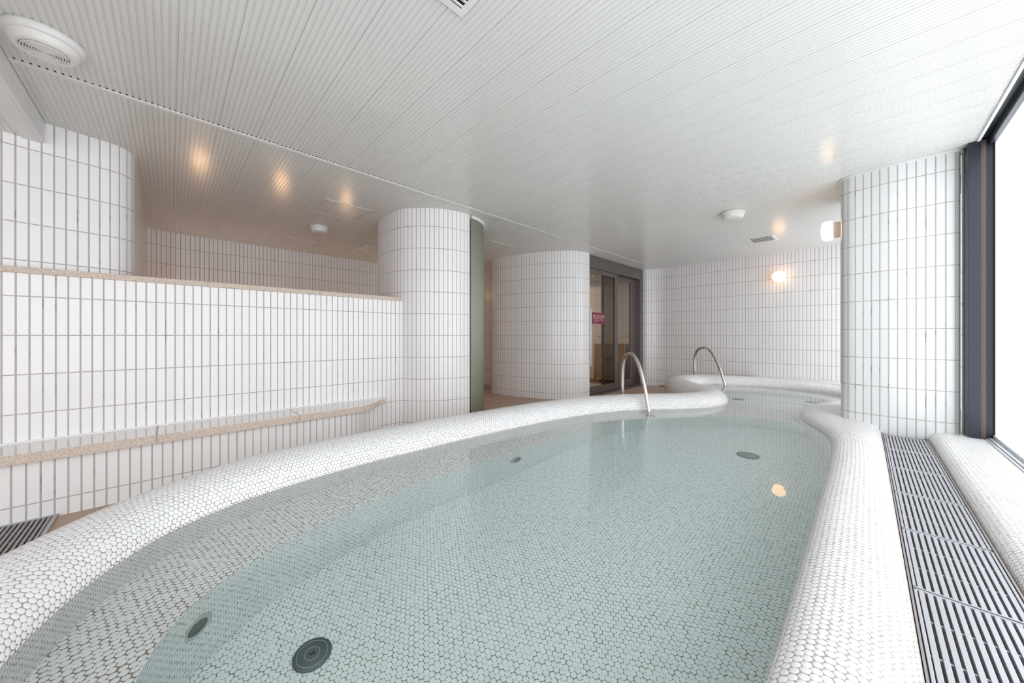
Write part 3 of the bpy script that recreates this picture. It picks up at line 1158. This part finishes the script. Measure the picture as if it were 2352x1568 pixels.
def hatch(cu, cv, s, label):
    o = empty('access_hatch', (cu, cv, CEIL)); tag(o, label, 'hatch', 'ceiling access hatches')
    h = s / 2
    bm = bmesh.new()
    for sg in (-1, 1):
        box(bm, -h, h, sg * h - .006, sg * h + .006, -.003, .001, .0004)
        box(bm, sg * h - .003, sg * h + .003, -h, h, -.0015, .001)
    build('hatch_frame', bm, M['plaster'], o)
    bm = bmesh.new()
    for sg in (-1, 1):
        box(bm, sg * (h - .005) - .0016, sg * (h - .005) + .0016, -h, h, -.0008, .001)
        box(bm, -h, h, sg * (h - .008) - .0012, sg * (h - .008) + .0012, -.0008, .001)
    build('shadow_gap', bm, M['dark'], o)


hatch(1.345, 4.03, .46, 'square access hatch in the ribbed ceiling between the low coped wall and the round detector')
hatch(1.38, 5.86, .45, 'square access hatch in the ribbed ceiling near the back wall')
hatch(3.52, 4.035, .47, 'access hatch in the ceiling between the green glass screen and the rounded tiled block')
o = empty('light_fixture', (2.35, 5.48, CEIL)); tag(o, 'rectangular white ceiling light, unlit, partly hidden behind the round pillar', 'light fixture')
bm = bmesh.new(); box(bm, -.25, .25, -.16, -.13, -.014, .002, .002); box(bm, -.25, .25, .13, .16, -.014, .002, .002)
box(bm, -.25, -.22, -.13, .13, -.014, .002, .002); box(bm, .22, .25, -.13, .13, -.014, .002, .002); build('fixture_frame', bm, M['plastic'], o)
bm = bmesh.new(); box(bm, -.22, .22, -.13, .13, -.006, -.002); build('diffuser', bm, M['plaster'], o)


# ------------------------------------------------------------------ handrails
def handrail(foot, back, zt, label):
    o = empty('handrail', (back[0], back[1], 0)); o.matrix_world = Matrix.Identity(4)
    tag(o, label, 'handrail', 'steel pool handrails')
    f = Vector((foot[0], foot[1], -.06)); b = Vector((back[0], back[1], 0))
    d = (Vector((foot[0], foot[1], 0)) - b)
    pts = [b.copy(), b + Vector((0, 0, .3)), b + Vector((0, 0, .55))]
    h0 = .58
    def P(t, z): 
        q = b + d * t; return Vector((q.x, q.y, z))
    key = [(0.0, .58), (.02, .68), (.09, .765), (.21, .815), (.36, zt), (.50, zt - .035), (.62, zt - .105), (.73, zt - .21), (.84, zt - .345), (.93, zt - .49), (1.0, .20), (1.03, -.06)]
    key = [(t, z + (zt - .83) * (1 if z > .5 else 0)) if z < zt else (t, z) for t, z in key]
    kk = catmull([(t * d.length, z) for t, z in [(0, .35)] + key], False, 6)
    pts = [b.copy()] + [P(t / d.length, z) for t, z in kk]
    bm = bmesh.new(); tube(bm, pts, .0205, 18)
    build('rail_tube', bm, M['metal'], o)
    bm = bmesh.new(); lathe(bm, [(.045, 0), (.045, .006), (.024, .012), (.021, .012)], 28, center=(b.x, b.y, 0))
    build('floor_flange', bm, M['metal'], o)
    bm = bmesh.new(); q = P(1.03, 0)
    lathe(bm, [(.045, BENCH_Z), (.045, BENCH_Z + .008), (.024, BENCH_Z + .014)], 28, center=(q.x, q.y, 0))
    build('pool_flange', bm, M['metal'], o)


handrail((3.56, 1.575), (3.815, 2.01), .83, 'arched steel handrail in front of the glass doors')
handrail((6.25, 1.54), (6.70, 2.14), .83, 'arched steel handrail at the far pool, against the tiled wall')

# ------------------------------------------------------------------ sliding doors
dr = empty('door_1'); tag(dr, kind='structure')
bm = bmesh.new()
box(bm, 5.0, 7.06, 3.262, 3.45, 2.205, CEIL - .003, .003)
box(bm, 5.0, 7.06, 3.258, 3.264, 2.195, 2.21)
build('door_header', bm, M['doorframe'], dr)
bm = bmesh.new()
box(bm, 6.93, 7.06, 3.262, 3.44, 0, 2.205, .003)
box(bm, 6.80, 6.93, 3.34, 3.44, 0, 2.205, .002)
box(bm, 4.99, 5.015, 3.30, 3.44, 0, 2.205, .002)
build('door_jamb', bm, M['doorframe'], dr)
bm = bmesh.new()
box(bm, 5.0, 7.06, 3.225, 3.46, 0.0, 0.03, .003)
build('door_sill', bm, M['doorframe'], dr)


def leaf(a, b, v, stile_l, stile_r, name):
    lf = empty(name, (0, 0, 0), 0, dr)
    bm = bmesh.new()
    box(bm, a, b, v, v + .035, 2.115, 2.20, .002)
    box(bm, a, b, v, v + .035, .035, .155, .002)
    box(bm, a, a + stile_l, v, v + .035, .155, 2.115, .002)
    box(bm, b - stile_r, b, v, v + .035, .155, 2.115, .002)
    build('leaf_frame', bm, M['doorframe'], lf)
    bm = bmesh.new(); box(bm, a + stile_l, b - stile_r, v + .014, v + .020, .155, 2.115)
    build('leaf_glass', bm, M['glass'], lf)
    return lf


l1 = leaf(4.985, 6.04, 3.28, .04, .11, 'door_leaf')
l2 = leaf(5.63, 6.83, 3.35, .03, .13, 'door_leaf')
bm = bmesh.new()
tube(bm, [(5.01, 3.21, .53), (5.01, 3.21, 1.50)], .011, 12)
tube(bm, [(5.01, 3.28, .60), (5.01, 3.21, .60)], .007, 8); tube(bm, [(5.01, 3.28, 1.43), (5.01, 3.21, 1.43)], .007, 8)
build('door_handle', bm, M['plastic'], l1)

# crimson notice on the left door leaf
sg = empty('notice_sign', (5.38, 3.292, 1.34))
tag(sg, 'small crimson notice with white warning triangles stuck on the glass door', 'sign')
bm = bmesh.new(); box(bm, -.205, .205, -.0015, .0, -.098, .098)
build('sign_panel', bm, M['red'], sg)
bm = bmesh.new()
yq = -.0022
def tri(x, z, s):
    a = [(x - s, z - s * .42), (x + s, z - s * .42), (x, z + s * .52)]
    b = [(x - s * .45, z - s * .22), (x + s * .45, z - s * .22), (x, z + s * .18)]
    A = [bm.verts.new((p[0], yq, p[1])) for p in a]; B = [bm.verts.new((p[0], yq, p[1])) for p in b]
    for i in range(3):
        bm.faces.new((A[i], A[(i + 1) % 3], B[(i + 1) % 3], B[i]))
tri(-.145, .048, .036); tri(.155, .048, .036)
box(bm, -.175, .185, yq - .0003, yq, .016, .021)
rr = random.Random(3)
def glyphs(x0, x1, z, h):
    """small character-like clusters of strokes"""
    x = x0; w = h * 1.15
    while x + w <= x1 + 1e-6:
        for k in range(3):
            zz = z + h * (k * .42)
            box(bm, x + rr.random() * w * .25, x + w * (.6 + .3 * rr.random()), yq - .0003, yq, zz, zz + h * .11)
        for k in range(2):
            xx = x + w * (.18 + .4 * k + .1 * rr.random())
            box(bm, xx, xx + w * .09, yq - .0003, yq, z, z + h)
        x += w * 1.08
glyphs(-.098, .112, .036, .028)
box(bm, -.172, -.160, yq - .0003, yq, -.008, .003); glyphs(-.150, .178, -.012, .017)
box(bm, -.172, -.160, yq - .0003, yq, -.038, -.027); glyphs(-.150, .055, -.042, .017); glyphs(.068, .165, -.042, .017)
glyphs(-.150, -.03, -.070, .017)
build('sign_lettering', bm, M['signwhite'], sg)

# changing room contents
cb = empty('rattan_cabinet', (7.0, 3.94, 0.008))
tag(cb, 'woven rattan cabinet with oval handle hole seen through the glass doors', 'cabinet')
bm = bmesh.new()
X0, X1, Y0, Y1, Z1 = -.12, .16, -.37, .37, .86
for x in (X0, X1):
    for y in (Y0, Y1):
        tube(bm, [(x, y, 0), (x, y, Z1)], .014, 8)
for z in (.06, Z1 - .02):
    for y in (Y0, Y1): tube(bm, [(X0, y, z), (X1, y, z)], .012, 8)
    for x in (X0, X1): tube(bm, [(x, Y0, z), (x, Y1, z)], .012, 8)
tube(bm, [(X0, Y0, .44), (X0, Y1, .44)], .006, 8)
tube(bm, [(X0, Y0, .68), (X0, Y1, .68)], .004, 8); tube(bm, [(X0, Y0, .22), (X0, Y1, .22)], .004, 8)
build('cabinet_frame', bm, M['cane'], cb)
bm = bmesh.new()
ncn = 46
for k in range(ncn):
    y = Y0 + .01 + (Y1 - Y0 - .02) * (k + .5) / ncn
    dy = (y - 0.0) / .21
    if abs(dy) < 1:
        hh = .075 * (1 - abs(dy) ** 4) ** .5
        box(bm, X0 - .004, X0 + .004, y - .0052, y + .0052, .06, .50 - hh); box(bm, X0 - .004, X0 + .004, y - .0065, y + .0065, .50 + hh, Z1 - .02)
    else: box(bm, X0 - .004, X0 + .004, y - .0052, y + .0052, .06, Z1 - .02)
build('cane_front', bm, M['cane'], cb)
for y in (Y0, Y1):
    bm = bmesh.new()
    for k in range(18):
        x = X0 + (X1 - X0) * (k + .5) / 18
        box(bm, x - .0066, x + .0066, y - .004, y + .004, .06, Z1 - .02)
    build('cane_side', bm, M['cane'], cb)
bm = bmesh.new(); box(bm, X0, X1, Y0, Y1, Z1 - .03, Z1 - .015); build('cabinet_top', bm, M['cane'], cb)
bm = bmesh.new(); box(bm, X0 + .03, X1 - .01, Y0 + .02, Y1 - .02, .08, .10); build('cabinet_shelf', bm, M['cane'], cb)
bm = bmesh.new()
ring = []
for k in range(41):
    a = 2 * math.pi * k / 40
    cx, cz = math.cos(a), math.sin(a)
    ring.append((X0 - .006, .21 * math.copysign(abs(cx) ** .6, cx), .50 + .08 * math.copysign(abs(cz) ** .75, cz)))
tube(bm, ring, .009, 8, False); build('handle_ring', bm, simple('pale_cane', (.75, .62, .45), .5), cb)

hk = None
for i, v in enumerate((4.385, 4.182, 4.0, 3.806, 3.673, 3.536)):
    if hk is None:
        hk = empty('wall_hook', (7.19, v, 1.01)); hko = hk
        bm = bmesh.new(); lathe(bm, [(0, 0), (.013, 0), (.013, -.006), (.006, -.008), (.006, -.03), (.013, -.034), (.012, -.042), (0, -.044)], 16, axis='x')
        build('hook_peg', bm, M['metal'], hko)
    else: hko = copy_tree(hk); hko.location = (7.19, v, 1.01)
    nm = ['leftmost', 'second from left', 'third from left', 'fourth from left', 'fifth from left', 'rightmost']
    tag(hko, 'small steel peg on the changing room wall above the rattan cabinet, %s' % nm[i], 'hook', 'pegs on the changing room wall')
bm = bmesh.new(); box(bm, 5.45, 6.45, 3.62, 4.25, .008, .022, .004)
tag(build('bath_mat', bm, M['mat']), 'pale cloth bath mat on the dark floor just inside the doors', 'mat')
dl = empty('downlight', (6.39, 4.04, 2.30)); tag(dl, 'tiny lit downlight in the changing room ceiling', 'light')
bm = bmesh.new(); lathe(bm, [(.034, 0), (.034, -.006), (.026, -.008), (.024, -.002)], 24); build('bezel', bm, M['plastic'], dl)
bm = bmesh.new(); lathe(bm, [(.024, -.003), (0, -.003)], 20); build('bulb', bm, M['downlight'], dl)

la = bpy.data.lights.new('changing_room_fill', 'AREA'); la.shape = 'RECTANGLE'; la.size = 1.2; la.size_y = .8; la.energy = 36; la.color = (1.0, .90, .80)  # added fill light without a fixture, brightens the changing room
lo_ = bpy.data.objects.new('changing_room_fill', la); COL.objects.link(lo_); lo_.location = (6.1, 5.2, 2.28)
